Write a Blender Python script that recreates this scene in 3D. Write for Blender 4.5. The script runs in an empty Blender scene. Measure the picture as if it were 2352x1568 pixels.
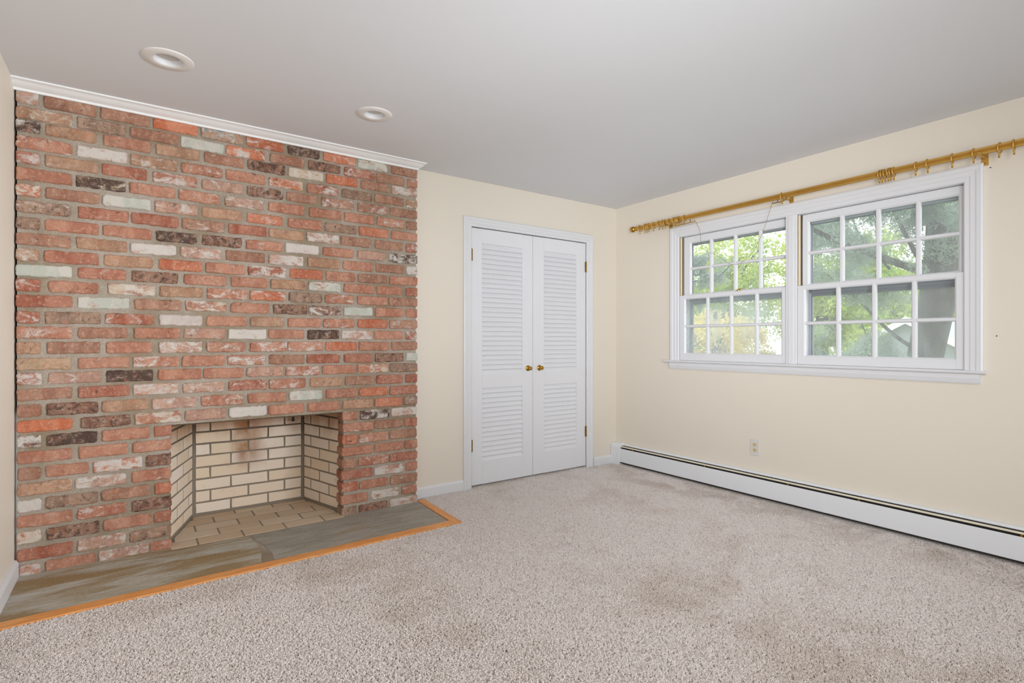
import bpy, bmesh, math, random
from mathutils import Vector, Matrix, noise
R = math.radians
SC = bpy.context.scene
COL = SC.collection
random.seed(7)

# ------------------------------------------------------------------ camera, world, lights, exposure
cam_d = bpy.data.cameras.new('camera'); cam = bpy.data.objects.new('camera', cam_d); COL.objects.link(cam)
cam_d.sensor_width = 36; cam_d.lens = 1228.145 / 2352 * 36; cam_d.clip_start = .05; cam_d.clip_end = 200
cam.location = (-3.8024, -3.6533, 1.1599)
cam.rotation_euler = (R(90), 0, 0.9571445 - R(90))
SC.camera = cam
SC.view_settings.view_transform = 'Standard'; SC.view_settings.look = 'None'
SC.view_settings.gamma = 1.0; SC.view_settings.use_curve_mapping = False
SC.view_settings.exposure = 0.08

W = bpy.data.worlds.new('overcast_sky'); SC.world = W; W.use_nodes = True
_bg = W.node_tree.nodes['Background']; _bg.inputs[0].default_value = (0.94, 0.975, 1.0, 1); _bg.inputs[1].default_value = 3.0

def area(name, loc, target, sx, sy, power, color=(1, 1, 1), spread=180):
    d = bpy.data.lights.new(name, 'AREA'); d.shape = 'RECTANGLE'; d.size = sx; d.size_y = sy; d.energy = power; d.color = color; d.spread = math.radians(spread)
    o = bpy.data.objects.new(name, d); COL.objects.link(o); o.location = loc
    o.rotation_euler = (Vector(target) - Vector(loc)).to_track_quat('-Z', 'Y').to_euler()
    return o
# added unseen fill lamps behind the camera; the bounce pair aims at the ceiling
area('rear_fill_light', (-2.6, -5.35, 1.35), (-2.3, 0, 1.2), 3.4, 2.0, 40, (0.91, 0.96, 1.0))
area('fill_light_window_wall', (-3.9, -4.6, 1.5), (0, -1.1, 1.1), .9, .9, 10.8, (0.91, 0.96, 1.0), 60)
area('fill_light_left_wall', (-1.0, -4.7, 1.3), (-4.2, -.7, 1.3), 1.0, 1.0, 18.5, (0.91, 0.96, 1.0), 60)
area('bounce_light_left', (-2.2, -4.4, .6), (-3.9, -.8, 2.44), .8, .8, 2.4, (0.90, 0.955, 1.0), 60)
area('bounce_light_corner', (-3.9, -4.3, .6), (-.9, -.8, 2.44), .8, .8, 6.4, (0.90, 0.955, 1.0), 55)

# ------------------------------------------------------------------ helpers
def hexc(h):
    v = [int(h[i:i+2], 16) / 255 for i in (0, 2, 4)]
    return tuple(c / 12.92 if c <= .04045 else ((c + .055) / 1.055) ** 2.4 for c in v)

class NT:
    def __init__(s, name):
        s.m = bpy.data.materials.new(name); s.m.use_nodes = True; s.t = s.m.node_tree
        s.b = s.t.nodes['Principled BSDF']; s.out = s.t.nodes['Material Output']
    def n(s, typ, **kw):
        nd = s.t.nodes.new('ShaderNode' + typ)
        for k, v in kw.items():
            if k.startswith('i_'):
                key = k[2:]; key = int(key) if key.isdigit() else key.replace('_', ' ')
                s.set(nd.inputs[key], v)
            else: setattr(nd, k, v)
        return nd
    def set(s, inp, v):
        if isinstance(v, bpy.types.NodeSocket): s.t.links.new(v, inp)
        elif isinstance(v, tuple) and len(v) == 3 and inp.type == 'RGBA': inp.default_value = (*v, 1)
        else: inp.default_value = v
    def coord(s, kind='Object', scale=(1, 1, 1), offset=None):
        c = s.n('TexCoord').outputs[kind]
        v = s.n('VectorMath', operation='MULTIPLY', i_0=c, i_1=scale).outputs[0]
        if offset is not None: v = s.n('VectorMath', operation='ADD', i_0=v, i_1=offset).outputs[0]
        return v
    def noise(s, vec, scale, detail=4, rough=.55, dist=0.0):
        return s.n('TexNoise', i_Vector=vec, i_Scale=scale, i_Detail=detail, i_Roughness=rough, i_Distortion=dist).outputs['Fac']
    def step(s, x, a, b, lo=0.0, hi=1.0):
        nd = s.n('MapRange', i_Value=x, i_1=a, i_2=b, i_3=lo, i_4=hi); nd.clamp = True
        nd.interpolation_type = 'SMOOTHSTEP' if not isinstance(a, bpy.types.NodeSocket) else 'LINEAR'
        return nd.outputs[0]
    def math(s, op, a, b=0.0, clamp=False):
        nd = s.n('Math', operation=op, use_clamp=clamp); s.set(nd.inputs[0], a); s.set(nd.inputs[1], b); return nd.outputs[0]
    def mix(s, f, a, b, blend='MIX'):
        nd = s.n('Mix', data_type='RGBA', blend_type=blend)
        s.set(nd.inputs[0], f); s.set(nd.inputs[6], a); s.set(nd.inputs[7], b); return nd.outputs[2]
    def bump(s, h, strength=.3, dist=.002):
        s.set(s.b.inputs['Normal'], s.n('Bump', i_Height=h, i_Strength=strength, i_Distance=dist).outputs[0])
    def base(s, c): s.set(s.b.inputs['Base Color'], c)
    def rough(s, v): s.set(s.b.inputs['Roughness'], v)

def paint(name, col, rough=.5, var=.03, bscale=220, bstr=.08, spec=.5):
    t = NT(name); v = t.coord()
    n = t.noise(v, 1.3, 3); t.base(t.mix(n, tuple(c * (1 - var) for c in col), tuple(min(1, c * (1 + var)) for c in col)))
    t.rough(rough); t.b.inputs['Specular IOR Level'].default_value = spec
    t.bump(t.noise(v, bscale, 3), bstr, .001)
    return t.m

def metal(name, col, rough=.3, var=.25, scale=60, met=1.0):
    t = NT(name); v = t.coord(); n = t.noise(v, scale, 4)
    t.base(t.mix(n, tuple(c * (1 - var) for c in col), col)); t.b.inputs['Metallic'].default_value = met
    t.rough(t.step(n, .3, .7, rough * .8, rough * 1.3)); return t.m

def link(name, bm_or_me, m, parent=None, loc=None, smooth=False):
    if isinstance(bm_or_me, bmesh.types.BMesh):
        me = bpy.data.meshes.new(name); bmesh.ops.recalc_face_normals(bm_or_me, faces=bm_or_me.faces[:]); bm_or_me.to_mesh(me); bm_or_me.free()
    else: me = bm_or_me
    if m is not None and not me.materials: me.materials.append(m)
    if smooth: me.polygons.foreach_set('use_smooth', [True] * len(me.polygons))
    o = bpy.data.objects.new(name, me); COL.objects.link(o)
    if parent: o.parent = parent
    if loc: o.location = loc
    return o
def empty(name, loc=(0, 0, 0), parent=None):
    o = bpy.data.objects.new(name, None); COL.objects.link(o); o.location = loc; o.empty_display_size = .05
    if parent: o.parent = parent
    return o
def tag(o, label=None, cat=None, group=None, kind=None):
    if label: o['label'] = label
    if cat: o['category'] = cat
    if group: o['group'] = group
    if kind: o['kind'] = kind
    return o
def BM(): return bmesh.new()
def box(bm, x0, x1, y0, y1, z0, z1, bev=0.0, mat=None):
    r = bmesh.ops.create_cube(bm, size=1)
    for v in r['verts']:
        v.co = Vector((x0 + (v.co.x + .5) * (x1 - x0), y0 + (v.co.y + .5) * (y1 - y0), z0 + (v.co.z + .5) * (z1 - z0)))
    vs = r['verts']
    if bev:
        es = list({e for v in vs for e in v.link_edges})
        rb = bmesh.ops.bevel(bm, geom=es, offset=bev, segments=1, affect='EDGES')
        vs = list(rb['verts'])
    if mat is not None: bmesh.ops.transform(bm, matrix=mat, verts=vs)
    return vs
def prism(bm, pts, axis, a0, a1):
    """polygon pts (2D) extruded along axis from a0 to a1. axis x: pts=(y,z); y: pts=(x,z); z: pts=(x,y)"""
    f = {'x': lambda p, a: (a, p[0], p[1]), 'y': lambda p, a: (p[0], a, p[1]), 'z': lambda p, a: (p[0], p[1], a)}[axis]
    A = [bm.verts.new(f(p, a0)) for p in pts]; B = [bm.verts.new(f(p, a1)) for p in pts]
    n = len(pts)
    bm.faces.new(A); bm.faces.new(B[::-1])
    for i in range(n): bm.faces.new((A[i], A[(i + 1) % n], B[(i + 1) % n], B[i]))
def lathe(bm, prof, n=24, mat=None):
    """profile (r, h) around z"""
    rings = []
    for r, h in prof:
        if r < 1e-6: rings.append([bm.verts.new((0, 0, h))])
        else: rings.append([bm.verts.new((r * math.cos(2 * math.pi * k / n), r * math.sin(2 * math.pi * k / n), h)) for k in range(n)])
    for a, b in zip(rings, rings[1:]):
        for k in range(n):
            k2 = (k + 1) % n
            if len(a) == 1 and len(b) == 1: continue
            if len(a) == 1: bm.faces.new((a[0], b[k], b[k2]))
            elif len(b) == 1: bm.faces.new((a[k], b[0], a[k2]))
            else: bm.faces.new((a[k], a[k2], b[k2], b[k]))
    if mat is not None: bmesh.ops.transform(bm, matrix=mat, verts=[v for r in rings for v in r])
def tube(bm, pts, rad, n=8, closed=False):
    pts = [Vector(p) for p in pts]; rings = []
    N = len(pts); prev = None
    for i, p in enumerate(pts):
        if closed: d = pts[(i + 1) % N] - pts[i - 1]
        else: d = pts[min(i + 1, N - 1)] - pts[max(i - 1, 0)]
        d.normalize()
        if prev is None:
            u = d.cross(Vector((0, 0, 1)));
            if u.length < .1: u = d.cross(Vector((0, 1, 0)))
        else: u = prev - d * prev.dot(d)
        u.normalize(); prev = u; w = d.cross(u)
        r = rad[i] if isinstance(rad, (list, tuple)) else rad
        rings.append([bm.verts.new(p + u * r * math.cos(2 * math.pi * k / n) + w * r * math.sin(2 * math.pi * k / n)) for k in range(n)])
    for i in range(N if closed else N - 1):
        a, b = rings[i], rings[(i + 1) % N]
        for k in range(n): bm.faces.new((a[k], a[(k + 1) % n], b[(k + 1) % n], b[k]))
    if not closed: bm.faces.new(rings[0][::-1]); bm.faces.new(rings[-1])

# ------------------------------------------------------------------ materials
M = {}
M['wall'] = paint('cream_wall_paint', hexc('EAE1D3'), .6, .008, 160, .06)
M['ceiling'] = paint('ceiling_paint', hexc('E2E2E5'), .8, .01, 120, .06)
M['crown'] = paint('white_crown_paint', hexc('F4F4F4'), .5, .01, 60, .03)
M['trim'] = paint('white_trim_paint', hexc('E6E6E9'), .38, .01, 60, .03)
M['door'] = paint('white_door_paint', hexc('EBEBEF'), .33, .012, 60, .03)
M['heater'] = paint('white_enamel', hexc('EEF0F4'), .35, .01, 40, .02)
M['dark'] = paint('dark_cavity', hexc('2A2624'), .8, .2)
M['plastic'] = paint('white_plate_plastic', hexc('DEDAD9'), .35, .01, 60, .01)
M['ivory'] = paint('ivory_receptacle', hexc('DCCB9E'), .4, .02)
M['canwhite'] = paint('light_trim_white', hexc('E9E5E2'), .5, .01, 60, .01)
M['lens'] = paint('frosted_lens', hexc('CCC7C2'), .6, .01)
M['brass'] = metal('brass', hexc('C79A45'), .22, .25)
M['gold'] = metal('antique_gold', hexc('D8B060'), .38, .06, 12, .8)
M['bronze'] = metal('dull_brass', hexc('A8803F'), .4, .4, 120, .8)
M['alu'] = paint('weathered_aluminium', hexc('B4B9C2'), .45, .05, 60, .05)
M['alud'] = paint('dark_storm_rail', hexc('7C818A'), .5, .15, 60, .05)
M['silver'] = metal('brassy_strip', hexc('F0E8D2'), .4, .1, 30, .05)

def glass(name, haze, tint=(.9, .95, 1)):
    t = NT(name); tr = t.n('BsdfTransparent'); tl = t.n('BsdfTranslucent', i_Color=tint); df = t.n('BsdfDiffuse', i_Color=tint)
    add = t.n('MixShader', i_0=.25, i_1=tl.outputs[0], i_2=df.outputs[0])
    v = t.coord(scale=(1, 1, .35)); f = t.step(t.noise(v, 7, 4, .6), .3, .75, haze * .6, haze * 1.5)
    m1 = t.n('MixShader', i_0=f, i_1=tr.outputs[0], i_2=add.outputs[0])
    gl = t.n('BsdfGlossy', i_Roughness=.03); fr = t.n('Fresnel', i_IOR=1.45)
    m2 = t.n('MixShader', i_0=t.math('MULTIPLY', fr.outputs[0], .8), i_1=m1.outputs[0], i_2=gl.outputs[0])
    t.t.links.new(m2.outputs[0], t.out.inputs[0]); return t.m
M['glass'] = glass('clear_window_glass', .05)
M['glass_hazy'] = glass('hazy_window_glass', .24)
M['glass_screen'] = glass('screened_storm_glass', .09, (.8, .85, .9))

def mat_wood():
    t = NT('honey_oak'); v = t.coord(scale=(1, 9, 9)); n = t.noise(v, 9, 5, .6, .6)
    t.base(t.mix(t.step(n, .3, .7), hexc('DC8E48'), hexc('F2AC66'))); t.rough(.45); t.bump(n, .15, .001); return t.m
M['oak'] = mat_wood()

def mat_mortar():
    t = NT('mortar'); v = t.coord(); n = t.noise(v, 2.2, 3); n2 = t.noise(v, 180, 4, .7); n3 = t.noise(v, 35, 3)
    c = t.mix(t.step(n, .35, .65), hexc('9A8972'), hexc('BCB0A3'))
    c = t.mix(t.step(n2, .35, .7, 0, .5), c, hexc('7A6B57')); c = t.mix(t.step(n3, .5, .8, 0, .3), c, hexc('C8BEAF'))
    t.base(c); t.rough(.95); t.bump(t.math('ADD', n2, n3), .9, .004); return t.m
M['mortar'] = mat_mortar()

def mat_brick():
    t = NT('reclaimed_brick'); oi = t.n('ObjectInfo'); rnd = t.math('MULTIPLY', oi.outputs['Random'], 91.7)
    off = t.n('CombineXYZ', i_0=rnd, i_1=t.math('MULTIPLY', rnd, 1.7), i_2=t.math('MULTIPLY', rnd, -.6)).outputs[0]
    v = t.coord(offset=off); vs = t.n('VectorMath', operation='MULTIPLY', i_0=v, i_1=(1, 1, 1.6)).outputs[0]
    base = oi.outputs['Color']
    at = lambda nm: t.n('Attribute', attribute_type='OBJECT', attribute_name=nm)
    pnt = at('paint').outputs['Fac']; soot = at('soot').outputs['Fac']; tint = at('tint').outputs['Color']
    band = t.n('VectorMath', operation='MULTIPLY', i_0=v, i_1=(1, 1, .35)).outputs[0]
    big = t.noise(band, 11, 4, .6, .6); mid = t.noise(vs, 26, 5, .65, .6); med = t.noise(v, 55, 5, .7, .3); fine = t.noise(v, 240, 4, .75)
    c = t.mix(t.step(big, .34, .66), t.mix(.32, base, hexc('86604E')), t.mix(.38, base, hexc('DBB49A')))
    c = t.mix(t.step(mid, .54, .70, 0, .50), c, hexc('CC7650')); c = t.mix(t.step(mid, .47, .32, 0, .45), c, hexc('9A7767'))
    c = t.mix(t.step(med, .50, .68, 0, .45), c, hexc('DFC0AC')); c = t.mix(t.step(med, .46, .30, 0, .35), c, hexc('8A5243'))
    c = t.mix(t.step(fine, .56, .76, 0, .55), c, hexc('E6CFC0')); c = t.mix(t.step(fine, .44, .26, 0, .45), c, hexc('6B4236'))
    sn = t.noise(v, 34, 6, .75, .4)
    c = t.mix(t.step(t.math('ADD', sn, t.math('MULTIPLY', soot, .38)), .60, .74, 0, .82), c, hexc('44342D'))
    pn = t.math('ADD', t.math('MULTIPLY', t.noise(vs, 15, 6, .68, .7), .72), t.math('MULTIPLY', fine, .28))
    pm = t.step(t.math('ADD', pn, pnt), .675, .79)
    c = t.mix(t.math('MULTIPLY', pm, .93), c, t.mix(t.step(big, .42, .58, .75, 0), t.mix(t.step(med, .3, .7, 0, .4), tint, hexc('C9B9AC')), hexc('E2DAD0')))
    t.base(c); t.rough(.88); t.bump(t.math('ADD', t.math('MULTIPLY', mid, .9), fine), 1.0, .004); return t.m
M['brick'] = mat_brick()

def mat_firebrick(name, a, b, stain=True):
    t = NT(name); oi = t.n('ObjectInfo'); g = t.n('NewGeometry').outputs['Position']
    n = t.noise(g, 9, 4); f = t.noise(g, 300, 3, .7)
    c = t.mix(oi.outputs['Random'], a, b); c = t.mix(t.step(f, .55, .8, 0, .35), c, tuple(x * .6 for x in a)); c = t.mix(t.step(n, .55, .75, 0, .25), c, hexc('C9A98A'))
    if stain:
        s = t.n('SeparateXYZ', i_0=g); x, y, z = s.outputs
        w = t.noise(t.n('VectorMath', operation='MULTIPLY', i_0=g, i_1=(1, 1, .5)).outputs[0], 11, 4, .6)
        dx = t.math('ABSOLUTE', t.math('ADD', t.math('ADD', x, 3.16), t.math('MULTIPLY', t.math('SUBTRACT', w, .5), .12)))
        m = t.math('MULTIPLY', t.step(dx, .13, .01), t.step(z, .22, .42)); m = t.math('MULTIPLY', m, t.step(y, .40, .44))
        m2 = t.step(t.math('ADD', z, t.math('MULTIPLY', w, .15)), .56, .72)
        c = t.mix(t.math('MULTIPLY', m2, .72), c, hexc('A6672C')); c = t.mix(t.math('MULTIPLY', m, t.step(w, .25, .6, .45, .9)), c, hexc('9C6230'))
    t.base(c); t.rough(.85); t.bump(f, .4, .001); return t.m
M['firebrick'] = mat_firebrick('firebrick', hexc('EDD8BE'), hexc('F4E6D8'))
M['hearthbrick'] = mat_firebrick('hearth_firebrick', hexc('CFB598'), hexc('DCC8B0'), False)
def mat_firemortar():
    t = NT('fireclay_mortar'); g = t.n('NewGeometry').outputs['Position']; z = t.n('SeparateXYZ', i_0=g).outputs[2]
    c = t.mix(t.step(z, .35, .65), hexc('968A7B'), hexc('4E3F2C')); n = t.noise(g, 120, 4, .7)
    t.base(t.mix(t.step(n, .3, .7, 0, .4), c, hexc('6D6152'))); t.rough(.95); t.bump(n, .6, .002); return t.m
M['firemortar'] = mat_firemortar()
def mat_stone(name, a, b, ochre, amt):
    t = NT(name); v = t.coord(); vs = t.coord(scale=(1, 4.5, 1)); n = t.noise(vs, 3.0, 8, .72, .7); o = t.noise(vs, 1.7, 4, .6, .6); f = t.noise(t.coord(scale=(1, 2.5, 1)), 70, 5, .7)
    c = t.mix(t.step(n, .32, .66), a, b); c = t.mix(t.step(o, .62 - amt * .25, .78 - amt * .25, 0, .8), c, ochre)
    c = t.mix(t.step(f, .52, .72, 0, .55), c, hexc('CBC6B8')); c = t.mix(t.step(f, .48, .3, 0, .5), c, hexc('67624F'))
    t.base(c); t.rough(.6); t.bump(t.math('ADD', n, f), .5, .003); return t.m
M['stone_a'] = mat_stone('ochre_flagstone', hexc('C4C3BC'), hexc('A69B82'), hexc('957642'), .80)
M['stone_b'] = mat_stone('grey_green_flagstone', hexc('8F8B7E'), hexc('AFA99F'), hexc('A08E72'), .35)

def mat_carpet(name, tuft):
    t = NT(name); g = t.n('NewGeometry').outputs['Position']
    p = t.noise(g, .75, 3, .5, .3); p2 = t.noise(g, 3.2, 5, .65, .5); f = t.noise(g, 160, 3, .7)
    s = t.n('SeparateXYZ', i_0=g); X, Y, Z = s.outputs
    m = t.step(t.math('ADD', t.math('MULTIPLY', p, .55), t.math('MULTIPLY', p2, .45)), .46, .64)
    c = t.mix(m, hexc('F8EFEA'), hexc('E6D9CF'))
    # a worn, soiled lane about a metre out from the baseboard heater
    lane = t.step(t.math('ABSOLUTE', t.math('ADD', X, t.math('MULTIPLY_ADD', p2, .5) if False else t.math('ADD', .42, t.math('MULTIPLY', p2, -.35)))), .30, .02)
    lane = t.math('MULTIPLY', lane, t.step(p2, .4, .6))
    c = t.mix(t.math('MULTIPLY', lane, .3), c, hexc('A6937F'))
    if tuft:
        r = t.n('ObjectInfo').outputs['Random']
        c = t.mix(t.step(r, .86, 1.0, 0, .65), c, hexc('A8968A')); c = t.mix(t.step(r, .35, .0, 0, .3), c, hexc('FFFAF8'))
        rt = t.n('Attribute', attribute_name='h')
    else: c = t.mix(t.step(f, .3, .7, 0, .3), c, hexc('CDBFB8'))
    t.base(c); t.rough(1); t.b.inputs['Specular IOR Level'].default_value = .1
    if not tuft: t.bump(f, 1, .01)
    return t.m
M['carpet'] = mat_carpet('beige_carpet_backing', False); M['tuft'] = mat_carpet('beige_carpet_yarn', True)

# ------------------------------------------------------------------ the room shell
H = 2.44; XL = -4.292; YR = -5.6
bm = BM(); box(bm, XL - .1, .3, YR - .1, 1.0, -.16, -.014); tag(link('floor', bm, M['carpet']), kind='structure')
bm = BM(); box(bm, XL - .1, .14, YR - .1, 1.0, H, H + .1)
tag(link('ceiling', bm, M['ceiling']), kind='structure')
bm = BM(); box(bm, XL - .1, XL, YR, .95, -.014, H); tag(link('wall_left', bm, M['wall']), kind='structure')
bm = BM(); box(bm, XL - .1, .14, YR - .1, YR, -.014, H); tag(link('wall_rear', bm, M['wall']), kind='structure')
bm = BM()   # back wall: fireplace opening and closet opening left free, closet niche behind it
box(bm, -2.55, -1.635, 0, .1, -.014, H); box(bm, -.385, .0, 0, .1, -.014, H); box(bm, -1.635, -.385, 0, .1, 2.075, H)
box(bm, XL, -2.55, 0.02, .1, .80, H); box(bm, -1.80, -1.70, .1, .75, -.014, H); box(bm, -.32, -.22, .1, .75, -.014, H); box(bm, -1.80, -.22, .75, .85, -.014, H)
tag(link('wall_back', bm, M['wall']), kind='structure')
bm = BM(); WY0, WY1, WZ0, WZ1 = -.735, -2.668, .985, 2.055
box(bm, 0, .14, YR, .95, -.014, WZ0); box(bm, 0, .14, YR, .95, WZ1, H); box(bm, 0, .14, WY0, .95, WZ0, WZ1); box(bm, 0, .14, YR, WY1, WZ0, WZ1)
tag(link('wall_right', bm, M['wall']), kind='structure')
# nail holes left in the paint right of the window
def nail(y, z):
    bm = BM(); lathe(bm, [(0, 0), (.003, 0), (.003, .003), (0, .003)], 8, Matrix.Translation((0, y, z)) @ Matrix.Rotation(R(-90), 4, 'Y')); return bm
nb = nail(-2.80, 1.19); b2 = nail(-2.775, 2.105); me_ = bpy.data.meshes.new('t'); b2.to_mesh(me_); nb.from_mesh(me_); b2.free()
link('nail_hole', nb, M['dark'], bpy.data.objects['wall_right'])

# baseboards
def base_profile(h, t): return [(0, -.012), (t, -.012), (t, h - .018), (t * .75, h - .008), (t * .45, h), (0, h)]
bm = BM(); prism(bm, [(-a, b) for a, b in base_profile(.076, .014)], 'x', -2.135, -1.702); prism(bm, [(-a, b) for a, b in base_profile(.076, .014)], 'x', -.300, -.068)
tag(link('baseboard_back', bm, M['trim']), kind='structure')
bm = BM(); prism(bm, [(XL + a, b) for a, b in base_profile(.085, .020)], 'y', -.098, YR)
tag(link('baseboard_left', bm, M['trim']), kind='structure')
# crown moulding over the brick, returned at its right end
prof = [(-.005, 2.4), (.006, 2.4), (.010, 2.404), (.010, 2.408), (.016, 2.411), (.022, 2.412), (.034, 2.4155), (.046, 2.4205), (.058, 2.427), (.066, 2.430), (.074, 2.431), (.080, 2.433), (.080, 2.4395), (-.005, 2.4395)]
bm = BM(); yb = -.09
A = [bm.verts.new((XL, yb - o, z)) for o, z in prof]; B = [bm.verts.new((-2.128 + max(o, 0) * .45, yb - o, z)) for o, z in prof]
Cc = [bm.verts.new((-2.128 + max(o, 0) * .45, 0, z)) for o, z in prof]
for P_, Q_ in ((A, B), (B, Cc)):
    for i in range(len(prof) - 1): bm.faces.new((P_[i], P_[i + 1], Q_[i + 1], Q_[i]))
bm.faces.new(A)
tag(link('trim_1', bm, M['crown']), kind='structure')

def casing(bm, a0, a1, z0, z1, prof, f):
    """moulded casing round three sides. a0<a1. prof: (offset outward, height). f maps (a, z, h) to 3D"""
    path = [(a0, z0, -1, 0), (a0, z1, -1, 1), (a1, z1, 1, 1), (a1, z0, 1, 0)]
    rows = [[bm.verts.new(f(a + sx * o, z + sz * o, h)) for o, h in prof] for a, z, sx, sz in path]
    for r0, r1 in zip(rows, rows[1:]):
        for i in range(len(prof) - 1): bm.faces.new((r0[i], r0[i + 1], r1[i + 1], r1[i]))
    bm.faces.new(rows[0]); bm.faces.new(rows[-1][::-1])
cp = lambda w: [(0, 0), (0, .010), (.006, .014), (w * .3, .013), (w * .34, .017), (w * .62, .018), (w * .66, .022), (w * .9, .024), (w, .020), (w, 0)]
bm = BM(); casing(bm, -1.627, -.392, -.012, 2.072, cp(.075), lambda a, z, h: (a, -h, z))
box(bm, -1.635, -1.627, -.004, .1, -.012, 2.075); box(bm, -.392, -.385, -.004, .1, -.012, 2.075); box(bm, -1.635, -.385, -.004, .1, 2.072, 2.08)
tag(link('trim_2', bm, M['trim']), kind='structure')
# window casing with mullion, stool and apron
bm = BM(); casing(bm, WY1 + .006, WY0 - .006, 1.0, 2.050, cp(.086), lambda a, z, h: (-h, a, z))
box(bm, -.012, .10, -1.737, -1.660, 1.0, 2.05, .002); box(bm, -.018, -.012, -1.718, -1.679, 1.0, 2.05, .002)
box(bm, 0, .10, WY0 - .006, WY0, 1.0, 2.055); box(bm, 0, .10, WY1, WY1 + .006, 1.0, 2.055); box(bm, 0, .13, WY1, WY0, 2.049, 2.055)
o = tag(link('trim_3', bm, M['trim']), kind='structure')
bm = BM(); prism(bm, [(.02, 1.0), (-.036, 1.0), (-.042, .997), (-.045, .991), (-.042, .985), (-.034, .981), (-.02, .979), (.0, .979), (.0, .985), (.02, .985)], 'y', -.600, -2.762)
link('window_stool', bm, M['trim'], o)
bm = BM(); v = prism(bm, [(0, .979), (-.022, .979), (-.022, .955), (-.018, .942), (-.016, .935), (-.012, .926), (0, .926)], 'y', -.648, -2.735); link('window_apron', bm, M['trim'], o)

# ------------------------------------------------------------------ windows
def bar_v(bm, y, z0, z1, x, wf=.013, wb=.026, d=.026):
    prism(bm, [(x, y - wf / 2), (x, y + wf / 2), (x + .009, y + wb / 2), (x + d, y + wb / 2), (x + d, y - wb / 2), (x + .009, y - wb / 2)], 'z', z0, z1)
def bar_h(bm, z, y0, y1, x, wf=.013, wb=.024, d=.026):
    prism(bm, [(x, z - wf / 2), (x, z + wf / 2), (x + .009, z + wb / 2), (x + d, z + wb / 2), (x + d, z - wb / 2), (x + .009, z - wb / 2)], 'y', y0, y1)
def sash(name, parent, x, oy, oz, gy, gz, my, mz, gm):
    """oy,oz outer extents; gy,gz glass extents; my muntin centres; mz crossbar height. y values run from far to near (decreasing)"""
    r = empty(name, (0, 0, 0), parent); d = .032
    bm = BM()
    box(bm, x, x + d, gy[0], oy[0], oz[0], oz[1], .0015); box(bm, x, x + d, oy[1], gy[1], oz[0], oz[1], .0015)
    box(bm, x, x + d, gy[1], gy[0], oz[0], gz[0]); box(bm, x, x + d, gy[1], gy[0], gz[1], oz[1])
    # sticking (small moulded edge round the glass)
    for (ya, yb_) in ((gy[0], gy[0] - .008), (gy[1], gy[1] + .008)):
        prism(bm, [(x + .002, ya), (x + .009, yb_), (x + .02, yb_), (x + .02, ya)], 'z', gz[0], gz[1])
    for (za, zb) in ((gz[0], gz[0] + .008), (gz[1], gz[1] - .008)):
        prism(bm, [(x + .002, za), (x + .009, zb), (x + .02, zb), (x + .02, za)], 'y', gy[1], gy[0])
    link('sash_frame', bm, M['trim'], r)
    for y in my:
        bm = BM(); bar_v(bm, y, gz[0], gz[1], x + .002); link('muntin', bm, M['trim'], r)
    bm = BM(); bar_h(bm, mz, gy[1], gy[0], x + .003); link('muntin', bm, M['trim'], r)
    ys = [gy[0]] + list(my) + [gy[1]]; zs = [gz[0], mz, gz[1]]
    for i in range(4):
        for j in range(2):
            bm = BM(); box(bm, x + .018, x + .020, ys[i + 1], ys[i], zs[j], zs[j + 1]); link('pane', bm, gm, r)
    return r
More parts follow.
